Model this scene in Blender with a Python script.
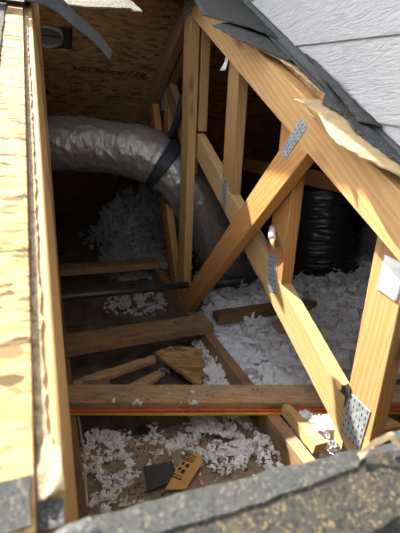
import bpy, bmesh, math, random
import numpy as np
from mathutils import Vector, Matrix, noise

for o in list(bpy.data.objects): bpy.data.objects.remove(o)
S = bpy.context.scene
COL = S.collection
rnd = random.Random(7)

# ------------------------------------------------------------------ camera
# world: X along the ridge, Y up-slope across the attic, Z up; the camera is held at the origin
cam_d = bpy.data.cameras.new('camera'); cam = bpy.data.objects.new('camera', cam_d); COL.objects.link(cam)
cam_d.sensor_fit = 'VERTICAL'; cam_d.sensor_height = 24.0; cam_d.lens = 24.0*400/533
cam_d.clip_start = 0.01
RIGHT = Vector((0.93728, -0.34628, 0.03999)); DOWN = Vector((-0.07543, -0.31347, -0.94660)); FWD = Vector((0.34033, 0.88421, -0.31993))
cam.matrix_world = Matrix((RIGHT, -DOWN, -FWD)).transposed().to_4x4()
cam_d.dof.use_dof = True; cam_d.dof.focus_distance = 1.25; cam_d.dof.aperture_fstop = 5.5
S.camera = cam

# ------------------------------------------------------------------ sky, sun, exposure
SUN_TO = Vector((-0.33, 0.56, 0.80)).normalized()
w = bpy.data.worlds.new('sky'); S.world = w; w.use_nodes = True
nt = w.node_tree; nt.nodes.clear()
sky = nt.nodes.new('ShaderNodeTexSky'); sky.sky_type = 'NISHITA'; sky.sun_disc = False
sky.sun_elevation = math.asin(SUN_TO.z); sky.sun_rotation = math.atan2(SUN_TO.x, SUN_TO.y)
sky.dust_density = 2.0
bg = nt.nodes.new('ShaderNodeBackground'); bg.inputs['Strength'].default_value = 0.50
out = nt.nodes.new('ShaderNodeOutputWorld')
hs = nt.nodes.new('ShaderNodeHueSaturation'); hs.inputs['Saturation'].default_value = 0.28
nt.links.new(sky.outputs[0], hs.inputs['Color']); nt.links.new(hs.outputs[0], bg.inputs[0]); nt.links.new(bg.outputs[0], out.inputs[0])
sun_d = bpy.data.lights.new('sun', 'SUN'); sun_d.energy = 13.0; sun_d.angle = math.radians(0.53); sun_d.color = (1.0, 0.93, 0.82)
sun = bpy.data.objects.new('sun', sun_d); COL.objects.link(sun)
sun.rotation_euler = SUN_TO.to_track_quat('Z', 'Y').to_euler()
vs = S.view_settings; vs.view_transform = 'Standard'; vs.look = 'None'; vs.exposure = 0.75; vs.gamma = 1.0; vs.use_curve_mapping = False

# ------------------------------------------------------------------ material helpers
def mat(name):
    m = bpy.data.materials.new(name); m.use_nodes = True
    n = m.node_tree; n.nodes.clear()
    o = n.nodes.new('ShaderNodeOutputMaterial'); b = n.nodes.new('ShaderNodeBsdfPrincipled')
    n.links.new(b.outputs[0], o.inputs[0])
    return m, n, b
def nd(n, t, **kw):
    x = n.nodes.new(t)
    for k, v in kw.items():
        if k in x.inputs: x.inputs[k].default_value = v
        else: setattr(x, k, v)
    return x
def ramp(n, src, stops):
    r = n.nodes.new('ShaderNodeValToRGB')
    e = r.color_ramp.elements
    while len(e) < len(stops): e.new(0.5)
    for el, (p, c) in zip(e, stops):
        el.position = p; el.color = (*c, 1)
    n.links.new(src, r.inputs[0]); return r
def mapping(n, scale, rot=(0,0,0), coord='Object', loc=None):
    t = n.nodes.new('ShaderNodeTexCoord'); mp = n.nodes.new('ShaderNodeMapping')
    mp.inputs['Scale'].default_value = scale; mp.inputs['Rotation'].default_value = rot
    n.links.new(t.outputs[coord], mp.inputs['Vector'])
    oi = n.nodes.new('ShaderNodeObjectInfo')
    mu = n.nodes.new('ShaderNodeMath'); mu.operation = 'MULTIPLY'; mu.inputs[1].default_value = 37.0
    n.links.new(oi.outputs['Random'], mu.inputs[0]); n.links.new(mu.outputs[0], mp.inputs['Location'])
    return mp
def mix(n, a, b, fac, mode='MIX'):
    m = n.nodes.new('ShaderNodeMix'); m.data_type = 'RGBA'; m.blend_type = mode
    for s, i in ((fac, 0), (a, 6), (b, 7)):
        if hasattr(s, 'links'): n.links.new(s, m.inputs[i])
        elif i == 0: m.inputs[0].default_value = s
        else: m.inputs[i].default_value = (*s, 1)
    return m.outputs[2]
def bump(n, b, src, strength, dist):
    x = nd(n, 'ShaderNodeBump', Strength=strength, Distance=dist)
    n.links.new(src, x.inputs['Height']); n.links.new(x.outputs[0], b.inputs['Normal'])

def lumber(name, light, mid, dark, dirt=0.0, dirtcol=(0.10, 0.085, 0.07)):
    m, n, b = mat(name)
    # long grain follows the member's own length (local X)
    mp = mapping(n, (1.2, 14, 14))
    warp = nd(n, 'ShaderNodeTexNoise', Scale=1.6, Detail=3.0); n.links.new(mp.outputs[0], warp.inputs['Vector'])
    wv = nd(n, 'ShaderNodeTexWave', Scale=1.5, Distortion=5.0, Detail=2.5); wv.bands_direction = 'DIAGONAL'; wv.inputs['Detail Scale'].default_value = 0.8
    n.links.new(mp.outputs[0], wv.inputs['Vector'])
    fine = nd(n, 'ShaderNodeTexNoise', Scale=9.0, Detail=6.0, Roughness=0.7); mp2 = mapping(n, (3, 60, 60)); n.links.new(mp2.outputs[0], fine.inputs['Vector'])
    c1 = ramp(n, wv.outputs[0], [(0.0, mid), (0.6, light), (1.0, mid)])
    c2 = mix(n, c1.outputs[0], dark, ramp(n, fine.outputs[0], [(0.5, (0,0,0)), (0.85, (0.7,0.7,0.7))]).outputs[0])
    c2 = mix(n, c2, dark, ramp(n, warp.outputs[0], [(0.55, (0,0,0)), (0.75, (0.35,0.35,0.35))]).outputs[0])
    # knots
    mpk = mapping(n, (4.0, 13, 13)); vk = nd(n, 'ShaderNodeTexVoronoi', Scale=1.0); n.links.new(mpk.outputs[0], vk.inputs['Vector'])
    kn = ramp(n, vk.outputs['Distance'], [(0.05, (1,1,1)), (0.16, (0.25,0.25,0.25)), (0.22, (0,0,0))])
    c3 = mix(n, c2, (0.20, 0.09, 0.035), kn.outputs[0])
    if dirt > 0:
        dn = nd(n, 'ShaderNodeTexNoise', Scale=9.0, Detail=8.0, Roughness=0.75); mpd = mapping(n, (1.5, 3, 3)); n.links.new(mpd.outputs[0], dn.inputs['Vector'])
        c3 = mix(n, c3, dirtcol, ramp(n, dn.outputs[0], [(0.62-dirt*0.35, (0,0,0)), (0.80-dirt*0.25, (0.85,0.85,0.85))]).outputs[0])
    oi = n.nodes.new('ShaderNodeObjectInfo')
    hv = n.nodes.new('ShaderNodeHueSaturation')
    mr = nd(n, 'ShaderNodeMapRange'); mr.inputs[3].default_value = 0.86; mr.inputs[4].default_value = 1.12
    n.links.new(oi.outputs['Random'], mr.inputs[0]); n.links.new(mr.outputs[0], hv.inputs['Value']); n.links.new(c3, hv.inputs['Color'])
    n.links.new(hv.outputs[0], b.inputs['Base Color'])
    b.inputs['Roughness'].default_value = 0.72; b.inputs['Specular IOR Level'].default_value = 0.25
    bump(n, b, fine.outputs[0], 0.25, 0.002)
    return m
def osb(name, tint, contrast=1.0, scale=1.0):
    m, n, b = mat(name)
    cols = None; hs = None
    for k, (rot, sc) in enumerate(((0.2, (13, 42, 30)), (0.9, (17, 44, 30)), (-0.6, (15, 40, 30)))):
        mp = mapping(n, tuple(scale*s for s in sc), (0, 0, rot))
        nz = nd(n, 'ShaderNodeTexNoise', Scale=0.8, Detail=2.0); n.links.new(mp.outputs[0], nz.inputs['Vector'])
        ad = n.nodes.new('ShaderNodeVectorMath'); ad.operation = 'MULTIPLY_ADD'; ad.inputs[1].default_value = (0.9, 0.9, 0)
        n.links.new(nz.outputs['Color'], ad.inputs[0]); n.links.new(mp.outputs[0], ad.inputs[2])
        v = nd(n, 'ShaderNodeTexVoronoi', Scale=1.0); n.links.new(ad.outputs[0], v.inputs['Vector'])
        sp = n.nodes.new('ShaderNodeSeparateColor'); n.links.new(v.outputs['Color'], sp.inputs[0])
        lo = tuple(t*(1-0.55*contrast) for t in tint); hi = tuple(min(1, t*(1+0.35*contrast)) for t in tint)
        r = ramp(n, sp.outputs[0], [(0.0, lo), (0.35, tint), (0.75, hi), (1.0, (tint[0], tint[1]*0.9, tint[2]*0.75))])
        if cols is None: cols, hs = r.outputs[0], sp.outputs[1]
        else:
            f = ramp(n, sp.outputs[2], [(0.52, (0,0,0)), (0.56, (1,1,1))])
            cols = mix(n, cols, r.outputs[0], f.outputs[0]); 
            ma = nd(n, 'ShaderNodeMath', operation='ADD'); n.links.new(hs, ma.inputs[0]); n.links.new(sp.outputs[1], ma.inputs[1]); hs = ma.outputs[0]
    n.links.new(cols, b.inputs['Base Color']); b.inputs['Roughness'].default_value = 0.8
    b.inputs['Specular IOR Level'].default_value = 0.2
    bump(n, b, hs, 0.6, 0.002)
    return m
def granule(name, c0, c1, c2, scale=260.0, blot=0.5):
    m, n, b = mat(name)
    mp = mapping(n, (1, 1, 1))
    v = nd(n, 'ShaderNodeTexVoronoi', Scale=scale); n.links.new(mp.outputs[0], v.inputs['Vector'])
    sp = n.nodes.new('ShaderNodeSeparateColor'); n.links.new(v.outputs['Color'], sp.inputs[0])
    r = ramp(n, sp.outputs[0], [(0.0, c0), (0.45, c1), (0.8, c1), (0.97, c2)])
    nz = nd(n, 'ShaderNodeTexNoise', Scale=34.0, Detail=5.0); n.links.new(mp.outputs[0], nz.inputs['Vector'])
    c = mix(n, r.outputs[0], c2, ramp(n, nz.outputs[0], [(0.5, (0,0,0)), (0.72, (blot, blot, blot))]).outputs[0])
    n.links.new(c, b.inputs['Base Color']); b.inputs['Roughness'].default_value = 0.9; b.inputs['Specular IOR Level'].default_value = 0.12
    bump(n, b, sp.outputs[1], 0.5, 0.0015)
    return m
def plain(name, col, rough=0.6, metal=0.0, var=0.25, scale=30.0, bmp=0.0, spec=0.4, stretch=(1,1,1)):
    m, n, b = mat(name)
    mp = mapping(n, stretch)
    nz = nd(n, 'ShaderNodeTexNoise', Scale=scale, Detail=5.0, Roughness=0.65); n.links.new(mp.outputs[0], nz.inputs['Vector'])
    lo = tuple(c*(1-var) for c in col); hi = tuple(min(1, c*(1+var)) for c in col)
    r = ramp(n, nz.outputs[0], [(0.3, lo), (0.7, hi)])
    n.links.new(r.outputs[0], b.inputs['Base Color'])
    b.inputs['Roughness'].default_value = rough; b.inputs['Metallic'].default_value = metal; b.inputs['Specular IOR Level'].default_value = spec
    if bmp: bump(n, b, nz.outputs[0], bmp, 0.004)
    return m

M = {}
M['pine'] = lumber('pine', (0.51, 0.305, 0.130), (0.42, 0.235, 0.088), (0.27, 0.130, 0.042))
M['pine_warm'] = lumber('pine_warm', (0.50, 0.255, 0.085), (0.41, 0.19, 0.056), (0.26, 0.10, 0.028))
M['pine_pale'] = lumber('pine_pale', (0.60, 0.40, 0.18), (0.52, 0.32, 0.13), (0.37, 0.195, 0.07))
M['pine_dusty'] = lumber('pine_dusty', (0.42, 0.24, 0.105), (0.35, 0.185, 0.075), (0.23, 0.11, 0.045), dirt=0.6, dirtcol=(0.15, 0.125, 0.10))
M['pine_dirty'] = lumber('pine_dirty', (0.66, 0.45, 0.24), (0.58, 0.37, 0.18), (0.40, 0.23, 0.11), dirt=0.5, dirtcol=(0.25, 0.21, 0.16))
M['pine_dark'] = lumber('pine_dark', (0.30, 0.165, 0.085), (0.25, 0.13, 0.065), (0.15, 0.075, 0.035))  # darker brown pine, for the members beyond the ridge
M['osb_new'] = osb('osb_new', (0.30, 0.195, 0.085), 1.45, 3.4)
M['osb_old'] = osb('osb_old', (0.36, 0.205, 0.09), 1.15, 1.5)
M['osb_scrap'] = osb('osb_scrap', (0.42, 0.25, 0.10), 0.9, 1.2)
M['deck'] = plain('deck_dust', (0.15, 0.115, 0.085), 0.9, var=0.5, scale=14, bmp=0.3, spec=0.1)
M['deck_beige'] = plain('deck_beige', (0.30, 0.235, 0.16), 0.9, var=0.35, scale=40, bmp=0.3, spec=0.1)
M['dark'] = plain('dark_board', (0.07, 0.05, 0.04), 0.9, spec=0.1)
M['siding'] = plain('siding', (0.42, 0.41, 0.41), 0.55, var=0.05, scale=12, spec=0.3)
M['gran_grey'] = granule('gran_grey', (0.033, 0.034, 0.033), (0.056, 0.058, 0.055), (0.11, 0.10, 0.08), blot=0.15, scale=480)
M['gran_dark'] = granule('gran_dark', (0.03, 0.032, 0.033), (0.06, 0.063, 0.064), (0.13, 0.125, 0.11), blot=0.25, scale=480)
M['gran_tan'] = granule('gran_tan', (0.018, 0.018, 0.016), (0.042, 0.040, 0.034), (0.13, 0.10, 0.055), blot=0.3, scale=480)
M['gran_cream'] = granule('gran_cream', (0.06, 0.055, 0.045), (0.125, 0.115, 0.09), (0.24, 0.22, 0.17), blot=0.3)
M['felt'] = plain('felt_grey', (0.30, 0.31, 0.31), 0.85, var=0.2, scale=60, bmp=0.2)
M['felt_dark'] = plain('felt_dark', (0.055, 0.058, 0.06), 0.8, var=0.3, scale=50, bmp=0.3)
M['paper'] = plain('torn_paper', (0.42, 0.30, 0.16), 0.85, var=0.15, scale=90, bmp=0.2)
M['paper_white'] = plain('white_paper', (0.78, 0.76, 0.70), 0.8, var=0.06)
M['strip'] = plain('strip_grey', (0.042, 0.044, 0.046), 0.45, var=0.25, scale=25, bmp=0.1, spec=0.5)
M['galv'] = plain('galvanised', (0.40, 0.44, 0.45), 0.42, 0.35, var=0.3, scale=70)
M['slot'] = plain('slot', (0.06, 0.055, 0.05), 0.8)
M['silver'] = plain('silver_sleeve', (0.36, 0.33, 0.305), 0.2, 0.5, var=0.2, scale=60, bmp=1.0, spec=0.8, stretch=(1.6, 0.7, 0.7))
M['sleeve_dark'] = plain('dark_sleeve', (0.035, 0.036, 0.038), 0.25, 0.0, var=0.3, scale=38, bmp=0.7, spec=0.8)
M['tape'] = plain('black_tape', (0.022, 0.024, 0.028), 0.55, var=0.3, spec=0.4)
M['pipe'] = plain('black_pipe', (0.03, 0.032, 0.035), 0.38, var=0.2, spec=0.5)
M['red'] = plain('red_cable', (0.62, 0.10, 0.035), 0.5, var=0.15)
M['yellow'] = plain('yellow_cable', (0.80, 0.46, 0.03), 0.5, var=0.1)
M['wire_white'] = plain('white_wire', (0.62, 0.58, 0.50), 0.6, var=0.1)
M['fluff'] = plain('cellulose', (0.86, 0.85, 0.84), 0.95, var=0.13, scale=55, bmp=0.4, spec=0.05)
M['fluff_grey'] = plain('cellulose_grey', (0.60, 0.58, 0.56), 0.95, var=0.3, scale=40, bmp=0.4, spec=0.05)  # greyer copy of the insulation, for heaps farther back
M['fluff_shaded'] = plain('cellulose_shaded', (0.36, 0.34, 0.325), 0.95, var=0.3, scale=40, bmp=0.4, spec=0.05)  # darker copy of the insulation: dimness below the duct put into the colour
M['residue'] = plain('residue', (0.30, 0.225, 0.14), 0.9, var=0.6, scale=120, bmp=0.6)
M['crumb'] = plain('crumb', (0.11, 0.08, 0.055), 0.9, var=0.6, scale=300)
M['vent'] = plain('vent_grey', (0.30, 0.29, 0.265), 0.5, 0.2, var=0.12)
M['card'] = plain('cardboard', (0.62, 0.36, 0.12), 0.8, var=0.12)
M['ink'] = plain('ink', (0.025, 0.02, 0.018), 0.8)
M['soffit'] = plain('soffit', (0.55, 0.54, 0.52), 0.7, var=0.05)
# embossed cedar grain of the siding: relief only
n = M['siding'].node_tree; b = [x for x in n.nodes if x.type == 'BSDF_PRINCIPLED'][0]
mp = mapping(n, (1, 5, 34)); wz = nd(n, 'ShaderNodeTexNoise', Scale=3.0, Detail=5.0, Roughness=0.6, Distortion=1.4); n.links.new(mp.outputs[0], wz.inputs['Vector'])
bump(n, b, ramp(n, wz.outputs[0], [(0.35, (0,0,0)), (0.6, (1,1,1))]).outputs[0], 0.55, 0.006)

# ------------------------------------------------------------------ object helpers
def link(name, me, material, parent=None, loc=None):
    o = bpy.data.objects.new(name, me); COL.objects.link(o)
    if material: me.materials.append(material)
    if parent is not None: o.parent = parent
    return o
def tag(o, label, cat, group=None, kind=None):
    o['label'] = label; o['category'] = cat
    if group: o['group'] = group
    if kind: o['kind'] = kind
    return o
def empty(name, loc, label=None, cat=None, group=None):
    o = bpy.data.objects.new(name, None); COL.objects.link(o); o.location = loc; o.empty_display_size = 0.1
    if label: tag(o, label, cat, group)
    return o
def put(o, mw):
    """give o the world matrix mw although it may have an (unrotated, top-level) parent"""
    p = o.parent
    off = Vector((0,0,0))
    while p is not None: off += p.location; p = p.parent
    if o.parent is not None and o.parent.type == 'MESH':
        pm = o.parent.matrix_basis.copy(); q = o.parent.parent
        if q is not None: pm = Matrix.Translation(q.location) @ pm
        o.matrix_basis = pm.inverted() @ mw
    else:
        o.matrix_basis = Matrix.Translation(-off) @ mw
    return o
def struct(name):
    o = empty(name, (0,0,0)); o['kind'] = 'structure'; return o
def frame(A, u, v):
    u = Vector(u).normalized(); v = Vector(v); v = (v - v.dot(u)*u).normalized(); w_ = u.cross(v)
    return Matrix.Translation(A) @ Matrix((u, v, w_)).transposed().to_4x4()
def finish(bm, bev=0.0, seg=1):
    if bev: bmesh.ops.bevel(bm, geom=bm.edges[:], offset=bev, segments=seg, affect='EDGES', clamp_overlap=True)
    bmesh.ops.recalc_face_normals(bm, faces=bm.faces[:])
    me = bpy.data.meshes.new('m'); bm.to_mesh(me); bm.free(); return me
def box_mesh(x0, x1, y0, y1, z0, z1, bev=0.0):
    bm = bmesh.new(); bmesh.ops.create_cube(bm, size=1)
    for v in bm.verts: v.co = Vector(((x0+x1)/2+v.co.x*(x1-x0), (y0+y1)/2+v.co.y*(y1-y0), (z0+z1)/2+v.co.z*(z1-z0)))
    return finish(bm, bev)
def beam(name, A, B, side, wid, dep, material, parent=None, bev=0.002):
    """timber from A to B (centre line); wid along side, dep across"""
    A = Vector(A); B = Vector(B)
    o = link(name, box_mesh(0, (B-A).length, -wid/2, wid/2, -dep/2, dep/2, bev), material, parent)
    return put(o, frame(A, B-A, side))
def clip(poly, n_, c):
    outp = []
    for i in range(len(poly)):
        a = poly[i]; b_ = poly[(i+1) % len(poly)]
        da = n_[0]*a[0]+n_[1]*a[1]-c; db = n_[0]*b_[0]+n_[1]*b_[1]-c
        if da <= 0: outp.append(a)
        if da*db < 0:
            t = da/(da-db); outp.append((a[0]+t*(b_[0]-a[0]), a[1]+t*(b_[1]-a[1])))
    return outp
def member(name, A, B, dep, cuts, x0, x1, material, parent, lean=0.0):
    """truss member in a Y-Z plane: strip A-B of depth dep trimmed by half planes (n, c): n.p <= c"""
    A = Vector(A); B = Vector(B); u = (B-A).normalized(); nrm = Vector((-u.y, u.x)); h = dep/2
    poly = [tuple(A+nrm*h), tuple(A-nrm*h), tuple(B-nrm*h), tuple(B+nrm*h)]
    for n_, c in cuts: poly = clip(poly, n_, c)
    mw = frame(Vector((x0, A.x, A.y)), (0, u.x, u.y), (1, 0, 0))
    inv = mw.inverted()
    bm = bmesh.new()
    lo = [bm.verts.new(inv @ Vector((x0, y, z))) for y, z in poly]; hi = [bm.verts.new(inv @ Vector((x1, y, z))) for y, z in poly]
    bm.faces.new(lo); bm.faces.new(hi[::-1])
    k = len(poly)
    for i in range(k): bm.faces.new((lo[i], hi[i], hi[(i+1) % k], lo[(i+1) % k]))
    o = link(name, finish(bm, 0.0018), material, parent)
    return put(o, mw)
def tube_mesh(pts, radii, seg=16, caps=True):
    pts = [Vector(p) for p in pts]; k = len(pts)
    bm = bmesh.new(); rings = []
    up = Vector((0, 0, 1)); prev = None
    for i, p in enumerate(pts):
        t = (pts[min(i+1, k-1)]-pts[max(i-1, 0)]).normalized()
        if prev is None: a = t.cross(up); a = a if a.length > 1e-3 else t.cross(Vector((1,0,0)))
        else: a = prev - prev.dot(t)*t
        a.normalize(); prev = a; b_ = t.cross(a)
        r = radii[i] if hasattr(radii, '__len__') else radii
        ring = []
        for j in range(seg):
            th = 2*math.pi*j/seg
            rr = r(i, th) if callable(r) else r
            ring.append(bm.verts.new(p + (a*math.cos(th)+b_*math.sin(th))*rr))
        rings.append(ring)
    for i in range(k-1):
        for j in range(seg):
            f_ = bm.faces.new((rings[i][j], rings[i][(j+1) % seg], rings[i+1][(j+1) % seg], rings[i+1][j])); f_.smooth = True
    if caps: bm.faces.new(rings[0][::-1]); bm.faces.new(rings[-1])
    return finish(bm)
def spline(ctrl, n_):
    """Catmull-Rom through control points"""
    c = [Vector(p) for p in ctrl]; c = [2*c[0]-c[1]] + c + [2*c[-1]-c[-2]]
    res = []
    segs = len(c)-3
    for i in range(n_):
        s = i/(n_-1)*segs; k = min(int(s), segs-1); t = s-k
        p0, p1, p2, p3 = c[k:k+4]
        res.append(0.5*((2*p1)+(p2-p0)*t+(2*p0-5*p1+4*p2-p3)*t*t+(3*p1-p0-3*p2+p3)*t**3))
    return res

# ------------------------------------------------------------------ roof geometry
SL = 0.5276                       # roof slope (rise / run)
CT = -0.368                       # top edge of the near chords: z = SL*y + CT
YR = 1.740                        # ridge
CB = CT-0.104                     # lower edge of the chords
ZF = -0.900                       # attic floor
CO = math.cos(math.atan(SL)); SI = math.sin(math.atan(SL))
NR = Vector((0, -SI, CO))         # normal of the near slope
def rp(x, y, off=0.0):            # point on the near slope, off = height above the chords
    return Vector((x, y, SL*y+CT)) + NR*off
def rf(x, y, off=0.0):            # the same on the far slope
    return Vector((x, y, SL*(2*YR-y)+CT)) + Vector((0, SI, CO))*off
def below_near(c): return ((-SL, 1.0), c)                 # z <= SL*y + c
def below_far(c): return ((SL, 1.0), c+2*SL*YR)
def above_near(c): return ((SL, -1.0), -c)

# floor
floor = struct('floor')
me = box_mesh(-2.6, 3.2, -0.8, 4.6, ZF-0.03, ZF); link('subfloor', me, M['deck'], floor)
me = box_mesh(0.03, 0.57, 0.45, 1.0, ZF, ZF+0.004); link('ceiling_board', me, M['deck_beige'], floor)
# end walls of the attic
for nm, x in (('wall_left', -2.62), ('wall_right_gable', 3.2)):
    bm = bmesh.new()
    pr = [(-1.1, ZF-0.03), (4.6, ZF-0.03), (YR, SL*YR+CT+0.01)]
    a = [bm.verts.new((x, y, z)) for y, z in pr]; c = [bm.verts.new((x+0.02, y, z)) for y, z in pr]
    bm.faces.new(a); bm.faces.new(c[::-1])
    for i in range(3): bm.faces.new((a[i], c[i], c[(i+1) % 3], a[(i+1) % 3]))
    o = link(nm, finish(bm), M['dark']); o['kind'] = 'structure'

# sheathing: panels with real thickness on both slopes
TH = 0.0125
def panel(parent, x0, x1, y0, y1, material, far=False, name='osb_panel'):
    fn = rf if far else rp
    A = fn(x0, y0); u = Vector((1, 0, 0)); v = fn(x0, y1)-fn(x0, y0)
    o = link(name, box_mesh(0, x1-x0, 0, v.length, 0, TH, 0.001), material, parent)
    mw = frame(A, u, v)
    if mw.to_3x3().col[2].z < 0: raise RuntimeError
    return put(o, mw)
roof_front = struct('roof_front')
HX0, HX1, HY0, HY1 = -0.024, 0.612, 0.207, 1.70            # the opening cut in the sheathing
panel(roof_front, -2.6, HX0, HY0-0.02, 0.99, M['osb_new'])
panel(roof_front, -2.6, HX0, 0.993, YR, M['osb_new'])
panel(roof_front, -2.6, 3.2, -1.05, HY0-0.022, M['osb_new'])
panel(roof_front, HX0+0.002, 0.22, 1.715, YR, M['osb_new'])
panel(roof_front, 0.222, HX1, 1.585, YR, M['osb_new'])  # unseen upper edge, stepped to steer sun onto chord and insulation
panel(roof_front, HX1+0.002, 3.2, HY0-0.02, YR, M['osb_old'])
roof_back = struct('roof_back')
VX0, VX1, VY0, VY1 = -0.10, 0.150, 2.03, 2.165            # vent opening
panel(roof_back, -2.6, 3.2, YR, 1.835, M['osb_old'], True)
panel(roof_back, -2.6, VX0, 1.839, 3.05, M['osb_old'], True)
panel(roof_back, VX1, 1.2, 1.839, 3.05, M['osb_old'], True)
panel(roof_back, 1.204, 3.2, 1.839, 3.05, M['osb_old'], True)
panel(roof_back, VX0, VX1, 1.839, VY0, M['osb_old'], True)
panel(roof_back, VX0, VX1, VY1, 3.05, M['osb_old'], True)
panel(roof_back, -2.6, 3.2, 3.054, 4.65, M['osb_old'], True)

o = panel(roof_back, -2.62, VX0-0.02, YR-0.02, 4.65, M['gran_dark'], True, 'roofing_skin'); o.location += Vector((0, SI, CO))*0.0135
o = panel(roof_back, VX1+0.02, 3.2, YR-0.02, 4.65, M['gran_dark'], True, 'roofing_skin'); o.location += Vector((0, SI, CO))*0.0135
o = panel(roof_back, VX0-0.02, VX1+0.02, YR-0.02, VY0-0.02, M['gran_dark'], True, 'roofing_skin'); o.location += Vector((0, SI, CO))*0.0135
o = panel(roof_back, VX0-0.02, VX1+0.02, VY1+0.02, 4.65, M['gran_dark'], True, 'roofing_skin'); o.location += Vector((0, SI, CO))*0.0135
o = panel(roof_front, HX1+0.06, 3.2, -1.05, YR, M['gran_dark'], False, 'roofing_skin'); o.location += NR*0.0135
o = panel(roof_front, -2.6, -0.62, -1.05, YR, M['gran_dark'], False, 'roofing_skin'); o.location += NR*0.0135
# ------------------------------------------------------------------ house wall with lap siding
wall = struct('wall_right')
WX = 0.617
def wx(y): return WX+0.0885*(y-0.6)        # the wall runs a little askew to the trusses
def above_roof(y_z, c): return clip(y_z, (SL, -1.0), -c)
def wall_board(z1, hgt, y0, y1):
    # lap board following the courses, thick butt at the bottom, tilted over the one below, trimmed along the roof
    zz = lambda y, d: z1+d+0.115*(y-1)
    poly = above_roof([(y0, zz(y0, 0)), (y1, zz(y1, 0)), (y1, zz(y1, hgt)), (y0, zz(y0, hgt))], CT+0.02)
    if len(poly) < 3: return
    A = Vector((WX, poly[0][0], poly[0][1])); bm = bmesh.new(); k = len(poly)
    def xo(y, z): return wx(y)-WX-0.0125+0.0055*(z-zz(y, 0))/hgt
    lo = [bm.verts.new(Vector((WX+xo(y, z), y, z))-A) for y, z in poly]; hi = [bm.verts.new(Vector((wx(y)+0.0005, y, z))-A) for y, z in poly]
    bm.faces.new(lo); bm.faces.new(hi[::-1])
    for i in range(k): bm.faces.new((lo[i], hi[i], hi[(i+1) % k], lo[(i+1) % k]))
    o = link('siding_board', finish(bm, 0.0008), M['siding'], wall)
    put(o, Matrix.Translation(A))
for kk in range(-4, 7):
    wall_board(0.069+0.1515*kk, 0.159, -0.4, 1.9)
bm = bmesh.new(); poly = above_roof([(-0.4, -0.8), (1.9, -0.8), (1.9, 1.06), (-0.4, 1.06)], CT+0.02); k = len(poly)
lo = [bm.verts.new((wx(y)+0.001, y, z)) for y, z in poly]; hi = [bm.verts.new((wx(y)+0.02, y, z)) for y, z in poly]
bm.faces.new(lo); bm.faces.new(hi[::-1])
for i in range(k): bm.faces.new((lo[i], hi[i], hi[(i+1) % k], lo[(i+1) % k]))
link('sheathing', finish(bm), M['soffit'], wall)
# eave of the upper storey: shades the siding
eave = struct('roof_upper_eave')
link('soffit', box_mesh(0.12, 1.1, -0.9, 3.0, 1.06, 1.09, 0.004), M['soffit'], eave)
link('fascia', box_mesh(0.10, 0.12, -0.9, 3.0, 1.04, 1.20, 0.003), M['soffit'], eave)

# ------------------------------------------------------------------ trusses
def gusset(parent, y, z, ly, lz, ang, x, mat_plate=None, rows=3, cols=6, name='nail_plate'):
    """pressed steel plate on the -X face at (y, z): ly long (along ang), lz across"""
    mw = frame(Vector((x-0.0012, y, z)), (0, math.cos(ang), math.sin(ang)), (0, -math.sin(ang), math.cos(ang)))
    o = link(name, box_mesh(-ly/2, ly/2, -lz/2, lz/2, -0.0006, 0.0006, 0.0003), mat_plate or M['galv'], parent)
    put(o, mw)
    bm = bmesh.new()
    for i in range(cols):
        for j in range(rows):
            cx_ = (-0.5+(i+0.5)/cols)*ly; cy_ = (-0.5+(j+0.5)/rows)*lz
            s1, s2 = ly/cols*0.26, lz/rows*0.12
            q = (-1 if (i+j) % 2 else 1)*s2*0.5
            for sgn in (-1, 1):
                vs_ = [bm.verts.new((cx_+a*s1, cy_+b_*s2+q, sgn*0.0009)) for a, b_ in ((-1,-1),(1,-1),(1,1),(-1,1))]
                bm.faces.new(vs_ if sgn > 0 else vs_[::-1])
    sl = link('tooth_slots', finish(bm), M['slot'], o); sl['kind'] = 'stuff'
    return o
# front truss (king post and diagonals down to a level bottom chord)
T1X0, T1X1 = 0.572, 0.610
def tall_truss(x0, x1, label, diag=True, mt=('pine', 'pine', 'pine_warm', 'pine_dusty', 'pine_dark')):
    t = empty('roof_truss', (x0, YR, ZF), label, 'roof truss')
    mid = (CT+CB)/2
    Yn, Yf = -0.9, 2*YR+0.9
    member('top_chord', (Yn, SL*Yn+mid), (YR+.2, SL*(YR+.2)+mid), 0.104*CO, [((1, 0), YR)], x0, x1, M[mt[0]], t)
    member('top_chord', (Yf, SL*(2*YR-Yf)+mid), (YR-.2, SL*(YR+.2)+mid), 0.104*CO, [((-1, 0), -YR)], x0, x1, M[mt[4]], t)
    member('king_post', (YR, ZF), (YR, 0.6), 0.089, [below_near(CB), below_far(CB), ((0, -1), -(ZF+0.089))], x0, x1, M[mt[1]], t)
    member('bottom_chord', (-0.75, ZF+0.0445), (4.4, ZF+0.0445), 0.089, [below_near(CT-0.02), below_far(CT-0.02)], x0, x1, M[mt[3]], t)
    if diag:
        d0, d1 = Vector((0.800, 0.042)), Vector((1.66, -0.778)); e = (d1-d0)*0.2
        member('diagonal_web', d0-e, d1+e, 0.089, [below_near(CB), ((1, 0), YR-0.0445), ((0, -1), -(ZF+0.089))], x0, x1, M[mt[2]], t)
        f0, f1 = Vector((2.40, 0.17)), Vector((1.84, -0.78)); e = (f1-f0)*0.2
        member('diagonal_web', f0-e, f1+e, 0.089, [below_far(CB), ((-1, 0), -(YR+0.0445)), ((0, -1), -(ZF+0.089))], x0, x1, M[mt[2]], t)
    return t
T1 = tall_truss(T1X0, T1X1, 'pine roof truss with a tall king post and a long diagonal brace')
gusset(T1, 0.885, -0.010, 0.112, 0.034, math.radians(-45), T1X0, rows=3, cols=8)
gusset(T1, YR, SL*YR+CB+0.035, 0.10, 0.10, 0.0, T1X0, rows=5, cols=5)
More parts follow.
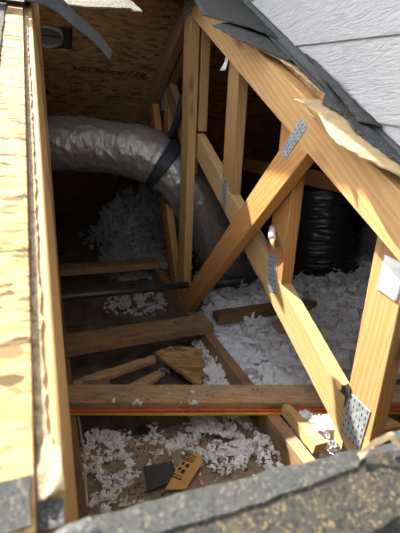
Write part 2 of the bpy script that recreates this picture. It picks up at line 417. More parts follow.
# left truss beside the cut sheathing: its rafter leans a little
T0 = empty('roof_truss', (-0.02, YR, ZF), 'sunlit pine rafter and truss along the left side of the roof opening', 'roof truss')
u = Vector((0, CO, SI)); A0 = rp(-0.0203, -0.7, -0.0465)
o = link('top_chord', box_mesh(0, (YR+0.7)/CO, -0.019, 0.019, -0.0445, 0.0445, 0.002), M['pine_pale'], T0)
sd = (Vector((1, 0, 0)) + NR*0.10).normalized()
put(o, frame(A0 + NR*0.0005, u, sd))
member('top_chord', (2*YR+0.9, SL*(-0.9)+(CT+CB)/2), (YR, SL*YR+(CT+CB)/2), 0.09, [((-1, 0), -(YR+0.02))], -0.042, -0.004, M['pine_dark'], T0)
member('king_post', (YR, ZF), (YR, 0.6), 0.089, [below_near(CB-0.01), below_far(CB-0.01), ((0, -1), -(ZF+0.089))], -0.018, 0.016, M['pine'], T0)
beam('diagonal_web', (-0.0225, 0.83, 0.005), (0.001, 1.655, -0.785), (1, 0, 0), 0.038, 0.089, M['pine_warm'], T0)
member('bottom_chord', (-0.75, ZF+0.0445), (4.4, ZF+0.0445), 0.089, [below_near(CT-0.02), below_far(CT-0.02)], -0.012, 0.026, M['pine_dusty'], T0)
# second truss close behind: raised lower chord parallel to the roof, upright posts
T2X0, T2X1 = 0.620, 0.658
T2 = empty('roof_truss', (T2X0, YR, ZF), 'pine roof truss with a raised sloping lower chord and short upright posts', 'roof truss')
mid = (CT+CB)/2
LT, LB = -0.914, -1.015
member('top_chord', (-0.9, SL*-0.9+mid), (YR+.2, SL*(YR+.2)+mid), 0.104*CO, [((1, 0), YR)], T2X0, T2X1, M['pine'], T2)
member('top_chord', (4.38, SL*(2*YR-4.38)+mid), (YR-.2, SL*(YR+.2)+mid), 0.104*CO, [((-1, 0), -YR)], T2X0, T2X1, M['pine_dark'], T2)
member('lower_chord', (0.25, SL*0.25+(LT+LB)/2), (YR+.2, SL*(YR+.2)+(LT+LB)/2), 0.101*CO, [((1, 0), YR-0.02), ((0, -1), 0.86)], T2X0, T2X1, M['pine_pale'], T2)
member('king_post', (YR, ZF), (YR, 0.6), 0.089, [below_near(CB), below_far(CB), above_near(LT), ((0, -1), 0.0)], T2X0, T2X1, M['pine'], T2)
for yc, mt in ((1.372, 'pine'), (0.985, 'pine_warm'), (0.5715, 'pine')):
    member('upright_post', (yc, -1.0), (yc, 0.6), 0.089, [below_near(CB), above_near(LT)], T2X0, T2X1, M[mt], T2)
member('upright_post', (2.215, -1.0), (2.215, 0.6), 0.089, [below_far(CB), ((0, -1), 0.45)], T2X0, T2X1, M['pine_warm'], T2)
member('diagonal_web', (2.28, 0.27), (1.70, -0.20), 0.089, [below_far(CB), ((-1, 0), -(YR+0.0445)), ((1, 0), 2.17), ((0, -1), 0.3)], T2X0, T2X1, M['pine_dark'], T2)
gusset(T2, 1.385, -0.212, 0.092, 0.042, math.radians(83), T2X0, rows=3, cols=6)
gusset(T2, 0.993, -0.400, 0.115, 0.050, math.radians(80), T2X0, rows=4, cols=8)
gusset(T2, 0.578, -0.618, 0.118, 0.066, math.radians(94), T2X0, rows=5, cols=7)
gusset(T2, 2.265, 0.17, 0.14, 0.09, math.radians(90), T2X0, rows=4, cols=6)
# small flat dark piece standing off the lower chord by the end post
bm = bmesh.new()
pr = [(0.634, -0.556), (0.622, -0.548), (0.616, -0.538), (0.606, -0.546), (0.603, -0.565), (0.612, -0.575), (0.6135, -0.602), (0.6165, -0.602), (0.617, -0.576), (0.640, -0.574), (0.632, -0.566)]
a = [bm.verts.new((T2X0-0.004, y, z)) for y, z in pr]; c = [bm.verts.new((T2X0-0.0025, y, z)) for y, z in pr]
bm.faces.new(a); bm.faces.new(c[::-1])
for i in range(len(pr)): bm.faces.new((a[i], c[i], c[(i+1) % len(pr)], a[(i+1) % len(pr)]))
link('dark_piece', finish(bm), M['strip'], T2); put(COL.objects[-1] if False else [x for x in T2.children if x.name.startswith('dark_piece')][0], Matrix())

# horizontal tie far right
beam('tie_beam', (1.42, 1.2, -0.225), (1.42, 3.6, -0.225), (1, 0, 0), 0.038, 0.089, M['pine_warm'])
tag(bpy.data.objects['tie_beam'], 'brown level tie beam in the dark above the black duct', 'beam')

# ------------------------------------------------------------------ joists and blocking on the floor
def joist(name, A, B, side, wid, dep, mt, label):
    o = beam(name, A, B, side, wid, dep, M[mt], None, 0.003); return tag(o, label, 'joist')
ZB = ZF+0.0895+0.019        # flat boards lying on the bottom chords
joist('flat_joist', (-0.03, 1.425, ZB), (0.612, 1.455, ZB), (0, 1, 0), 0.115, 0.038, 'pine_dusty', 'dusty brown cross joist between trusses, just behind the broken board pieces')
joist('flat_joist', (-0.03, 2.315, ZB), (0.600, 2.315, ZB), (0, 1, 0), 0.115, 0.038, 'pine_dusty', 'dusty brown cross joist under the silver duct, farthest of the floor joists')
joist('skewed_joist', (-0.05, 1.118, ZB), (1.6, 0.608, ZB), (0.295, 0.955, 0), 0.089, 0.038, 'pine_dirty', 'dirt covered joist lying across the floor with red and yellow cables along it')
joist('flat_joist', (0.662, 1.50, ZB), (1.20, 1.52, ZB), (0, 1, 0), 0.070, 0.038, 'pine_dusty', 'brown joist half buried in the white insulation right of the king post')
# cables along the skewed joist
dj = (Vector((1.6, 0.608, 0))-Vector((-0.05, 1.118, 0))).normalized(); nj = Vector((dj.y, -dj.x, 0))
if nj.y > 0: nj = -nj
def cable(name, off, z, r, mt, label, sag=0.002, L=1.6, s0=0.02):
    ctrl = []
    for i in range(13):
        s = s0+L*i/12
        p = Vector((-0.05, 1.118, 0))+dj*s+nj*(off+rnd.uniform(0, 0.002)); ctrl.append((p.x, p.y, z+rnd.uniform(-sag, sag)))
    o = link(name, tube_mesh(spline(ctrl, 60), r, 8), M[mt]); return tag(o, label, 'cable')
cable('electric_cable', 0.0505, -0.7975, 0.0048, 'red', 'red electric cable stapled along the side of the dirty joist')
cable('electric_cable', 0.0510, -0.8085, 0.0052, 'yellow', 'yellow electric cable running just below the red one along the joist')
o = link('thin_wire', tube_mesh(spline([(0.034, 1.09, -0.86), (0.036, 1.03, -0.885), (0.040, 0.96, -0.888), (0.034, 0.88, -0.888), (0.030, 0.78, -0.888)], 30), 0.0035, 8), M['wire_white'])
tag(o, 'thin off-white wire hanging down beside the left truss chord', 'wire')

# pipes
o = link('black_pipe', tube_mesh([(-0.9, 1.60, -0.665), (-0.3, 1.60, -0.665), (0.2, 1.60, -0.664), (0.562, 1.60, -0.663)], 0.0155, 16), M['pipe'])
tag(o, 'black plastic pipe running from the left to the foot of the king post', 'pipe')
o = link('black_pipe', tube_mesh([(0.67, 1.90, -0.80), (1.2, 1.905, -0.79), (2.2, 1.91, -0.80)], 0.024, 16), M['pipe'])
tag(o, 'black pipe lying in the white insulation in front of the black duct', 'pipe')

# ------------------------------------------------------------------ ducts
def fbm(p, o_=4): return noise.fractal(Vector(p), 1.0, 2.0, o_)
def duct_mesh(ctrl, R, n_, seg, amp, fs, ring=0.0, sd=0.0):
    pts = spline(ctrl, n_)
    radii = []
    for i, p in enumerate(pts):
        def rr(ii, th, i=i):
            q = Vector((math.cos(th)*fs[1], math.sin(th)*fs[1], i*fs[0]+sd))
            rdg = abs(noise.noise(q))+0.5*abs(noise.noise(q*2.3))
            return R*(1+0.03*math.sin(i*0.13))+amp*(rdg-0.5)+ring*math.sin(i*1.1)
        radii.append(rr)
    return tube_mesh(pts, radii, seg), pts
d1 = empty('flex_duct', (0.25, 2.1, ZF), 'large silver foil flexible duct bending down behind the king post', 'duct')
me, pts = duct_mesh([(-0.75, 2.30, -0.075), (-0.25, 2.27, -0.085), (0.05, 2.22, -0.085), (0.30, 2.14, -0.095), (0.50, 2.06, -0.135), (0.66, 2.01, -0.26), (0.78, 2.00, -0.43), (0.88, 2.02, -0.62), (0.98, 2.06, -0.80), (1.02, 2.08, -0.87)], 0.134, 260, 80, 0.011, (0.16, 5.0))
put(link('sleeve', me, M['silver'], d1), Matrix())
k0 = min(range(len(pts)), key=lambda i: (pts[i]-Vector((0.565, 2.045, -0.17))).length)
put(link('tape_band', tube_mesh(pts[k0-4:k0+5], [0.143+0.002*math.sin(i*2.1) for i in range(9)], 40), M['tape'], d1), Matrix())
pst = [pts[k0]+Vector((0.02, -0.05, 0.14)), Vector((0.60, 1.93, 0.06)), Vector((0.612, 1.90, 0.16))]
put(link('hanger_strap', tube_mesh(spline(pst, 12), 0.016, 8), M['tape'], d1), Matrix())
d2 = empty('flex_duct', (1.62, 2.03, ZF), 'black plastic wrapped flexible duct standing in the insulation', 'duct')
me, pts2 = duct_mesh([(1.66, 2.12, -0.30), (1.655, 2.10, -0.45), (1.66, 2.09, -0.60), (1.66, 2.08, -0.72), (1.65, 2.07, -0.87)], 0.215, 90, 64, 0.026, (0.33, 1.6), sd=9.0)
put(link('sleeve', me, M['sleeve_dark'], d2), Matrix())

# ------------------------------------------------------------------ roof vent seen from below
v = empty('roof_vent', rf(0.03, 2.02), 'grey roof vent opening in the underside of the far sheathing', 'roof vent')
mwv = frame(rf(0.045, (VY0+VY1)/2, 0.0), (1, 0, 0), rf(0, 2)-rf(0, 1))
def ring_mesh(r0, r1, z0, z1, sy, seg=40):
    bm = bmesh.new(); rs = []
    for r_, z_ in ((r0, z0), (r1, z0), (r1, z1), (r0, z1)):
        rs.append([bm.verts.new((r_*math.cos(2*math.pi*i/seg), r_*math.sin(2*math.pi*i/seg)*sy, z_)) for i in range(seg)])
    for k in range(4):
        for i in range(seg): bm.faces.new((rs[k][i], rs[k][(i+1) % seg], rs[(k+1) % 4][(i+1) % seg], rs[(k+1) % 4][i])).smooth = True
    return finish(bm)
put(link('collar', ring_mesh(0.060, 0.066, -0.004, 0.07, 1.0), M['vent'], v), mwv)
put(link('hood', box_mesh(-0.13, 0.13, -0.09, 0.09, 0.072, 0.078, 0.002), M['vent'], v), mwv)
put(link('flange', box_mesh(-0.16, 0.16, -0.11, 0.11, 0.020, 0.021), M['felt_dark'], v), mwv)
def disc_mesh(r_, z_, cone, seg=40):
    bm = bmesh.new(); bmesh.ops.create_cone(bm, cap_ends=True, segments=seg, radius1=r_, radius2=r_*0.55, depth=cone)
    for q in bm.verts: q.co.z += z_
    return finish(bm)
put(link('damper', disc_mesh(0.0585, 0.016, 0.012), M['vent'], v), mwv)
put(link('damper_slot', box_mesh(-0.05, 0.05, -0.006, 0.0, 0.006, 0.0095), M['slot'], v), mwv)

# ------------------------------------------------------------------ handwriting on the far sheathing
fc = bpy.data.curves.new('handwriting', 'FONT'); fc.body = 'hGS Simmar F l o'; fc.size = 0.052; fc.extrude = 0.0003; fc.offset = 0.0011; fc.shear = 0.15; fc.align_x = 'CENTER'
fo = bpy.data.objects.new('tmp_text', fc); COL.objects.link(fo)
dg = bpy.context.evaluated_depsgraph_get(); tm = bpy.data.meshes.new_from_object(fo.evaluated_get(dg)); bpy.data.objects.remove(fo)
o = link('handwriting', tm, M['ink'], roof_back); tm.materials.clear(); tm.materials.append(M['ink'])
yy = 2.285; upv = (rf(0, yy-1)-rf(0, yy)).normalized()
put(o, frame(rf(0.34, yy, -0.0008), (1, 0, 0), upv))

# ------------------------------------------------------------------ sheets: shingles, felt, torn paper
def jag(poly, step, amp, seed):
    r_ = random.Random(seed); res = []
    for i in range(len(poly)):
        a = Vector(poly[i]); b_ = Vector(poly[(i+1) % len(poly)]); L = (b_-a).length; k = max(1, int(L/step)); t = (b_-a)/L if L else Vector((0,0)); nrm = Vector((-t.y, t.x))
        for j in range(k):
            q = a+(b_-a)*(j/k)
            res.append(q + nrm*r_.uniform(-amp, amp)*(1 if 0 < j else 0.3))
    return res
def slab(name, poly, off, th, material, parent, step=0.012, amp=0.0012, seed=1, label=None):
    """sheet lying on the near slope: outline in (x, y), base off above the chords, own thickness"""
    pl = jag(poly, step, amp, seed)
    A = rp(pl[0].x, pl[0].y, off); mw = frame(A, (1, 0, 0), (0, CO, SI)); inv = mw.inverted()
    bm = bmesh.new()
    lo = [bm.verts.new(inv @ rp(p.x, p.y, off)) for p in pl]; hi = [bm.verts.new(inv @ rp(p.x, p.y, off+th)) for p in pl]
    bm.faces.new(lo[::-1]); bm.faces.new(hi)
    k = len(pl)
    for i in range(k): bm.faces.new((lo[i], lo[(i+1) % k], hi[(i+1) % k], hi[i]))
    bmesh.ops.triangulate(bm, faces=[f_ for f_ in bm.faces if len(f_.verts) > 4])
    o = link(name, finish(bm), material, parent)
    if label: o['label'] = label
    return put(o, mw)
def sheet(name, rows, th, material, parent, nu=40, nv=12, rough=0.0015, seed=3):
    """curved sheet through rows of 3-D control points (lofted), given thickness downwards"""
    R_ = [spline(r_, nu) for r_ in rows]
    cols_ = [spline([R_[k][i] for k in range(len(R_))], nv) for i in range(nu)]
    bm = bmesh.new(); g = []
    for i in range(nu):
        g.append([])
        for j in range(nv):
            p = cols_[i][j]
            d_ = noise.noise(p*55+Vector((seed, 0, 0)))*rough
            e_ = noise.noise(p*90+Vector((0, seed*3.1, 0)))*rough*2.0 if j in (0, nv-1) else 0
            g[-1].append(bm.verts.new(p + NR*d_ + Vector((e_, e_, 0))))
    for i in range(nu-1):
        for j in range(nv-1): bm.faces.new((g[i][j], g[i+1][j], g[i+1][j+1], g[i][j+1])).smooth = True
    dn_ = -NR if parent is roof_front else Vector((0.6, 0.6, -0.5)).normalized()
    h = [[bm.verts.new(v_.co + dn_*th) for v_ in row] for row in g]
    for i in range(nu-1):
        for j in range(nv-1): bm.faces.new((h[i][j], h[i][j+1], h[i+1][j+1], h[i+1][j])).smooth = True
    for i in range(nu-1):
        bm.faces.new((g[i][0], h[i][0], h[i+1][0], g[i+1][0])); bm.faces.new((g[i][-1], g[i+1][-1], h[i+1][-1], h[i][-1]))
    for j in range(nv-1):
        bm.faces.new((g[0][j], g[0][j+1], h[0][j+1], h[0][j])); bm.faces.new((g[-1][j], h[-1][j], h[-1][j+1], g[-1][j+1]))
    o = link(name, finish(bm), material, parent)
    return put(o, Matrix())
D = TH    # top of the sheathing
# near edge of the opening
slab('underlayment', [(-2.0, -0.3), (2.0, -0.3), (2.0, 0.205), (-0.025, 0.2055)], D, 0.003, M['felt_dark'], roof_front, 0.03, 0.0008, 2)
sh = 'asphalt_shingle'
slab(sh, [(-0.9, -0.05), (0.175, -0.05), (0.30, -0.05), (1.0, -0.05), (1.0, 0.160), (0.30, 0.163), (0.170, 0.164), (-0.9, 0.166)], D+0.003, 0.0035, M['gran_tan'], roof_front, 0.02, 0.0012, 3)
slab(sh, [(0.03, 0.158), (0.28, 0.1625), (0.60, 0.163), (0.60, 0.199), (0.30, 0.200), (0.23, 0.2005), (0.03, 0.199)], D+0.0075, 0.0055, M['gran_tan'], roof_front, 0.012, 0.0014, 4)
slab(sh, [(-0.3, 0.1575), (0.028, 0.158), (0.026, 0.200), (-0.021, 0.203), (-0.3, 0.205)], D+0.0066, 0.0036, M['gran_tan'], roof_front, 0.012, 0.0016, 5)
slab(sh, [(0.000, 0.196), (0.05, 0.1935), (0.10, 0.192), (0.16, 0.1935), (0.206, 0.1955), (0.224, 0.203), (0.215, 0.206), (0.15, 0.208), (0.08, 0.209), (0.004, 0.2105)], D+0.0115, 0.0032, M['gran_grey'], roof_front, 0.012, 0.0011, 6)
slab(sh, [(0.245, 0.1945), (0.60, 0.190), (0.60, 0.212), (0.255, 0.2105)], D+0.0115, 0.0034, M['gran_dark'], roof_front, 0.012, 0.0012, 7)
# gray pieces at the lower left corner
slab(sh, [(-0.30, 0.212), (-0.0265, 0.2165), (-0.0255, 0.243), (-0.30, 0.246)], D, 0.004, M['gran_grey'], roof_front, 0.012, 0.0008, 8)
slab(sh, [(-0.0225, 0.2145), (-0.007, 0.214), (-0.0065, 0.2285), (-0.022, 0.231)], D-0.0125, 0.004, M['gran_dark'], roof_front, 0.008, 0.0006, 9)
slab('splintered_layer', [(-0.0235, 0.235), (-0.0145, 0.235), (-0.0155, 0.45), (-0.0152, 0.7), (-0.0170, 1.19), (-0.0235, 1.19)], 0.0008, 0.002, M['residue'], roof_front, 0.008, 0.0016, 22)
sheet('splintered_layer', [[rp(-0.023, 0.262, 0.003), rp(-0.016, 0.268, 0.004), rp(-0.006, 0.262, 0.003)], [rp(-0.023, 0.246, 0.008), rp(-0.014, 0.248, 0.006), rp(-0.006, 0.246, 0.008)], [rp(-0.023, 0.228, 0.006), rp(-0.013, 0.232, 0.010), rp(-0.004, 0.232, 0.005)]], 0.002, M['residue'], roof_front, 24, 16, 0.004, 31)
# curled torn flap
sheet('torn_flap', [[rp(-0.018, 0.197, D+0.012), rp(-0.002, 0.194, D+0.015), rp(0.018, 0.1965, D+0.015)], [rp(-0.016, 0.204, D+0.017), rp(-0.004, 0.203, D+0.021), rp(0.012, 0.205, D+0.019)], [rp(-0.010, 0.209, D+0.014), rp(0.0, 0.2095, D+0.016), rp(0.008, 0.2105, D+0.016)]], 0.002, M['gran_dark'], roof_front, 24, 10, 0.001, 2)
# peeled strip of torn paper by the end post
sheet('torn_paper', [[rp(0.213, 0.1995, D+0.017), rp(0.228, 0.2035, D+0.021), rp(0.242, 0.2035, D+0.024), rp(0.250, 0.1975, D+0.018)], [rp(0.212, 0.203, D+0.017), rp(0.228, 0.2075, D+0.023), rp(0.245, 0.2075, D+0.026), rp(0.2545, 0.1995, D+0.016)]], 0.0012, M['paper'], roof_front, 30, 6, 0.0012, 5)
# shingles left of the bare sheathing
slab(sh, [(-0.6, 0.80), (-0.066, 0.84), (-0.062, 1.10), (-0.058, 1.175), (-0.6, 1.18)], D, 0.004, M['gran_grey'], roof_front, 0.03, 0.001, 12)
slab(sh, [(-0.6, 1.16), (-0.02, 1.175), (-0.015, 1.5), (-0.6, 1.5)], D+0.0045, 0.004, M['gran_cream'], roof_front, 0.03, 0.001, 13)
# shingle hanging over the upper edge of the opening
slab(sh, [(0.03, 1.195), (0.12, 1.203), (0.245, 1.242), (0.25, 1.225), (0.272, 1.229), (0.262, 1.30), (0.20, 1.36), (-0.08, 1.40), (-0.06, 1.21)], D+0.005, 0.004, M['gran_cream'], roof_front, 0.02, 0.0025, 14)
# bent grey strip drooping into the opening
cl = [rp(-0.10, 1.155, 0.030), rp(-0.055, 1.165, 0.034), rp(-0.015, 1.165, 0.034), Vector((0.045, 1.165, 0.279)), Vector((0.10, 1.175, 0.245)), Vector((0.145, 1.19, 0.218)), Vector((0.182, 1.20, 0.182))]
rows = []
for s in (-1, 0, 1):
    rows.append([p + (Vector((0.25, 0.35, 0.85)) if i > 2 else Vector((0.1, 0.9, 0.45))).normalized()*0.023*s*(1-0.05*i) + Vector((0, -0.004*(1-s*s), 0)) for i, p in enumerate(cl)])
sheet('bent_strip', rows, 0.003, M['strip'], None, 50, 10, 0.0006, 8)
o = bpy.data.objects['bent_strip']; tag(o, 'bent dark grey roofing strip drooping into the opening at upper left', 'roofing strip')

# ------------------------------------------------------------------ torn roofing along the house wall
def edge(pts_): return [rp(x, y, D+o_) for x, y, o_ in pts_]
def wl(d, o_, *ys): return [(wx(y)-d, y, o_) for y in ys]
FY = (1.66, 1.3, 0.95, 0.70, 0.20)
sheet('torn_felt', [edge(wl(0.014, .030, *FY)), edge(wl(0.026, .014, *FY)), edge([(wx(y)-d, y, o_) for y, d, o_ in zip(FY, (.06, .05, .045, .035, .03), (.010, .014, .016, .016, .012))])], 0.003, M['felt_dark'], roof_front, 70, 8, 0.002, 11)
# upper grey flap curling over the top chord
sheet(sh, [edge([(0.69, 1.66, .016), (0.67, 1.42, .016), (0.645, 1.13, .016)]),
           edge([(0.58, 1.66, .020), (0.575, 1.42, .024), (0.575, 1.176, .022)]),
           edge([(0.48, 1.66, .012), (0.475, 1.42, .018), (0.452, 1.250, .016)])], 0.003, M['gran_grey'], roof_front, 50, 14, 0.003, 4)
# dark flap below it, tip hanging over the chord
sheet(sh, [edge([(0.60, 1.26, .006), (0.635, 1.12, .008), (0.642, 1.00, .010)]),
           edge([(0.53, 1.24, .010), (0.565, 1.11, .014), (0.62, 1.00, .013)]),
           edge([(0.463, 1.195, .010), (0.505, 1.100, .012), (0.60, 1.00, .012)])], 0.003, M['gran_dark'], roof_front, 40, 12, 0.002, 6)
# tan paper edge showing below the felt
sheet('torn_paper', [edge([(0.645, 1.14, .001), (0.640, 0.95, .003), (0.63, 0.80, .003), (0.62, 0.66, .002)]),
                     edge([(0.545, 1.085, .004), (0.588, 0.985, .008), (0.588, 0.86, .012), (0.598, 0.74, .012), (0.59, 0.66, .010)])], 0.002, M['paper'], roof_front, 50, 8, 0.004, 9)
# large cream flap over the chord with dark shingle on it
sheet('torn_paper', [edge([(0.60, 0.80, .008), (0.615, 0.73, .012), (0.61, 0.62, .012), (0.60, 0.50, .010)]),
                     edge([(0.555, 0.795, .014), (0.565, 0.725, .018), (0.560, 0.62, .018), (0.585, 0.52, .012)]),
                     edge([(0.490, 0.785, .016), (0.516, 0.735, .015), (0.500, 0.635, .013), (0.575, 0.545, .010)])], 0.0022, M['paper'], roof_front, 60, 14, 0.002, 12)
sheet(sh, [edge([(wx(.98)-.016, 0.98, .022), (wx(.85)-.016, 0.85, .022), (wx(.65)-.016, 0.65, .022), (wx(.42)-.016, 0.42, .020)]),
           edge([(0.612, 0.86, .024), (0.600, 0.77, .024), (0.588, 0.65, .024), (0.588, 0.50, .020)]),
           edge([(0.545, 0.765, .020), (0.566, 0.716, .024), (0.553, 0.655, .022), (0.588, 0.56, .018)])], 0.003, M['gran_dark'], roof_front, 60, 14, 0.003, 13)
# a curled second shingle edge lying against the wall
sheet(sh, [edge(wl(0.014, .034, 1.00, 0.85, 0.66)), edge([(0.628, 0.95, .038), (0.605, 0.80, .042), (0.585, 0.67, .036)]),
           edge([(0.612, 0.90, .030), (0.588, 0.78, .036), (0.572, 0.69, .030)])], 0.003, M['gran_grey'], roof_front, 40, 10, 0.003, 17)
# splinter of pale wood standing off the chord
o = link('splinter', tube_mesh(spline([rp(0.566, 0.835, -0.012), rp(0.545, 0.79, -0.004), rp(0.535, 0.755, 0.006)], 8), [0.0008, 0.0016, 0.002, 0.0024, 0.0026, 0.0024, 0.002, 0.001], 6), M['pine_pale'], T1); put(o, Matrix())
# small white paper hanging at the post top
sheet('paper_scrap', [[Vector((0.617, 1.44, 0.262)), Vector((0.616, 1.42, 0.262))], [Vector((0.613, 1.437, 0.235)), Vector((0.611, 1.405, 0.232))], [Vector((0.604, 1.455, 0.208)), Vector((0.606, 1.41, 0.204))]], 0.001, M['paper_white'], None, 8, 8, 0.001, 3)
tag(bpy.data.objects['paper_scrap'], 'small torn white paper curled on the upright post below the top chord', 'paper')
# label tag on the end post
sheet('paper_label', [[Vector((0.6185, 0.585, -0.218)), Vector((0.6185, 0.529, -0.222))], [Vector((0.6185, 0.588, -0.293)), Vector((0.6185, 0.533, -0.302))]], 0.0006, M['paper_white'], None, 8, 6, 0.0002, 3)
tag(bpy.data.objects['paper_label'], 'white paper label stuck on the end post under the top chord', 'label')
# broken dowel stuck in the lower chord
dw = empty('broken_dowel', (0.600, 1.025, -0.29), 'short broken pale wooden dowel poking from the truss beside the upright post', 'dowel')
put(link('shaft', tube_mesh([(0.620, 1.018, -0.262), (0.602, 0.992, -0.272), (0.590, 0.966, -0.284)], 0.0105, 14), M['wire_white'], dw), Matrix())
put(link('splintered_end', tube_mesh([(0.592, 0.970, -0.282), (0.586, 0.954, -0.294), (0.584, 0.942, -0.308)], [0.0085, 0.006, 0.0012], 7), M['pine_pale'], dw), Matrix())

# ------------------------------------------------------------------ loose things on the floor
def board_piece(name, pts_, z, th, mt, label, tilt=(0, 0), cat='board scrap', seed=1, amp=0.004):
    pl = jag(pts_, 0.02, amp, seed); c0 = sum((Vector(p) for p in pts_), Vector((0, 0)))/len(pts_)
    bm = bmesh.new()
    lo = [bm.verts.new((p.x-c0.x, p.y-c0.y, 0)) for p in pl]; hi = [bm.verts.new((p.x-c0.x, p.y-c0.y, th)) for p in pl]
    bm.faces.new(lo[::-1]); bm.faces.new(hi); k = len(pl)
    for i in range(k): bm.faces.new((lo[i], lo[(i+1) % k], hi[(i+1) % k], hi[i]))
    bmesh.ops.triangulate(bm, faces=[f_ for f_ in bm.faces if len(f_.verts) > 4])
    o = link(name, finish(bm), M[mt]); o.location = (c0.x, c0.y, z); o.rotation_euler = (tilt[0], tilt[1], 0)
    return tag(o, label, cat)
board_piece('osb_scrap', [(0.325, 1.31), (0.40, 1.345), (0.53, 1.32), (0.50, 1.20), (0.445, 1.105)], -0.835, 0.012, 'osb_scrap', 'broken triangular scrap of brown sheathing propped on floor debris', (0.10, 0.12), seed=4)
board_piece('osb_scrap', [(0.045, 1.19), (0.06, 1.235), (0.15, 1.225), (0.145, 1.17)], -0.845, 0.010, 'pine_dusty', 'small tan wood scrap on the floor just behind the dirty joist', (0.15, 0.0), seed=5)
for k, (pts_, z, t, lab) in enumerate((([(0.03, 1.28), (0.34, 1.345), (0.34, 1.31), (0.03, 1.235)], -0.860, (0.05, -0.02), 'long grey brown plank scrap lying behind the small tan scrap'),
                                  ([(0.10, 1.135), (0.33, 1.275), (0.36, 1.255), (0.19, 1.13)], -0.872, (-0.06, 0.05), 'dark plank scrap lying at a slant beside the broken sheathing'))):
    board_piece('plank_scrap', pts_, z, 0.015, 'pine_dirty', lab, t, seed=10+k, amp=0.003)
board_piece('roofing_scrap', [(0.187, 0.855), (0.268, 0.850), (0.266, 0.790), (0.18, 0.775)], -0.885, 0.004, 'felt_dark', 'square black piece of roofing lying by the printed cardboard', (0.02, 0), 'roofing scrap', 6, 0.001)
board_piece('roofing_scrap', [(0.195, 1.00), (0.215, 1.012), (0.24, 0.985), (0.225, 0.97), (0.198, 0.975)], -0.876, 0.006, 'tape', 'small black scrap lying near the yellow cable on the floor', (0.05, 0.1), 'roofing scrap', 7, 0.002)
cb = empty('cardboard_piece', (0.30, 0.81, -0.885), 'torn orange cardboard piece with black printed bars', 'cardboard')
cp = [(0.225, 0.765), (0.292, 0.845), (0.345, 0.862), (0.35, 0.822), (0.275, 0.750)]
bm = bmesh.new(); pl = jag(cp, 0.015, 0.001, 3)
lo = [bm.verts.new((p.x, p.y, -0.883)) for p in pl]; hi = [bm.verts.new((p.x, p.y, -0.880)) for p in pl]; k = len(pl)
bm.faces.new(lo[::-1]); bm.faces.new(hi)
for i in range(k): bm.faces.new((lo[i], lo[(i+1) % k], hi[(i+1) % k], hi[i]))
put(link('sheet', finish(bm), M['card'], cb), Matrix())
bm = bmesh.new()
ux, uy = Vector((0.70, 0.71)), Vector((-0.71, 0.70))
def bar(s, t, ls, lt):
    c = Vector((0.235, 0.768))+ux*s+uy*t
    vs_ = [bm.verts.new((*(c+ux*a*ls/2+uy*b_*lt/2), -0.8794)) for a, b_ in ((-1,-1),(1,-1),(1,1),(-1,1))]; bm.faces.new(vs_)
for s, t, ls, lt in ((0.035, -0.004, 0.005, 0.030), (0.044, -0.004, 0.003, 0.030), (0.062, -0.010, 0.014, 0.010), (0.066, 0.002, 0.010, 0.008), (0.085, -0.012, 0.012, 0.010), (0.088, 0.002, 0.012, 0.007),
                     (0.102, -0.004, 0.004, 0.036), (0.109, -0.004, 0.004, 0.036), (0.117, -0.004, 0.003, 0.036), (0.124, -0.006, 0.004, 0.034)): bar(s, t, ls, lt)
put(link('printed_bars', finish(bm), M['ink'], cb), Matrix())
board_piece('wood_offcut', [(0.614, 0.860), (0.640, 0.865), (0.662, 0.70), (0.618, 0.695)], -0.815, 0.03, 'pine_pale', 'sunlit pale wood offcut lying in the white insulation near the shingles', (0.05, 0.15), 'wood offcut', 8, 0.002)
board_piece('wood_offcut', [(0.70, 0.72), (0.88, 0.72), (0.90, 0.665), (0.69, 0.67)], -0.80, 0.03, 'pine_pale', 'pale flat board on the floor under the foot of the end post', (0, 0), 'wood offcut', 9, 0.001)

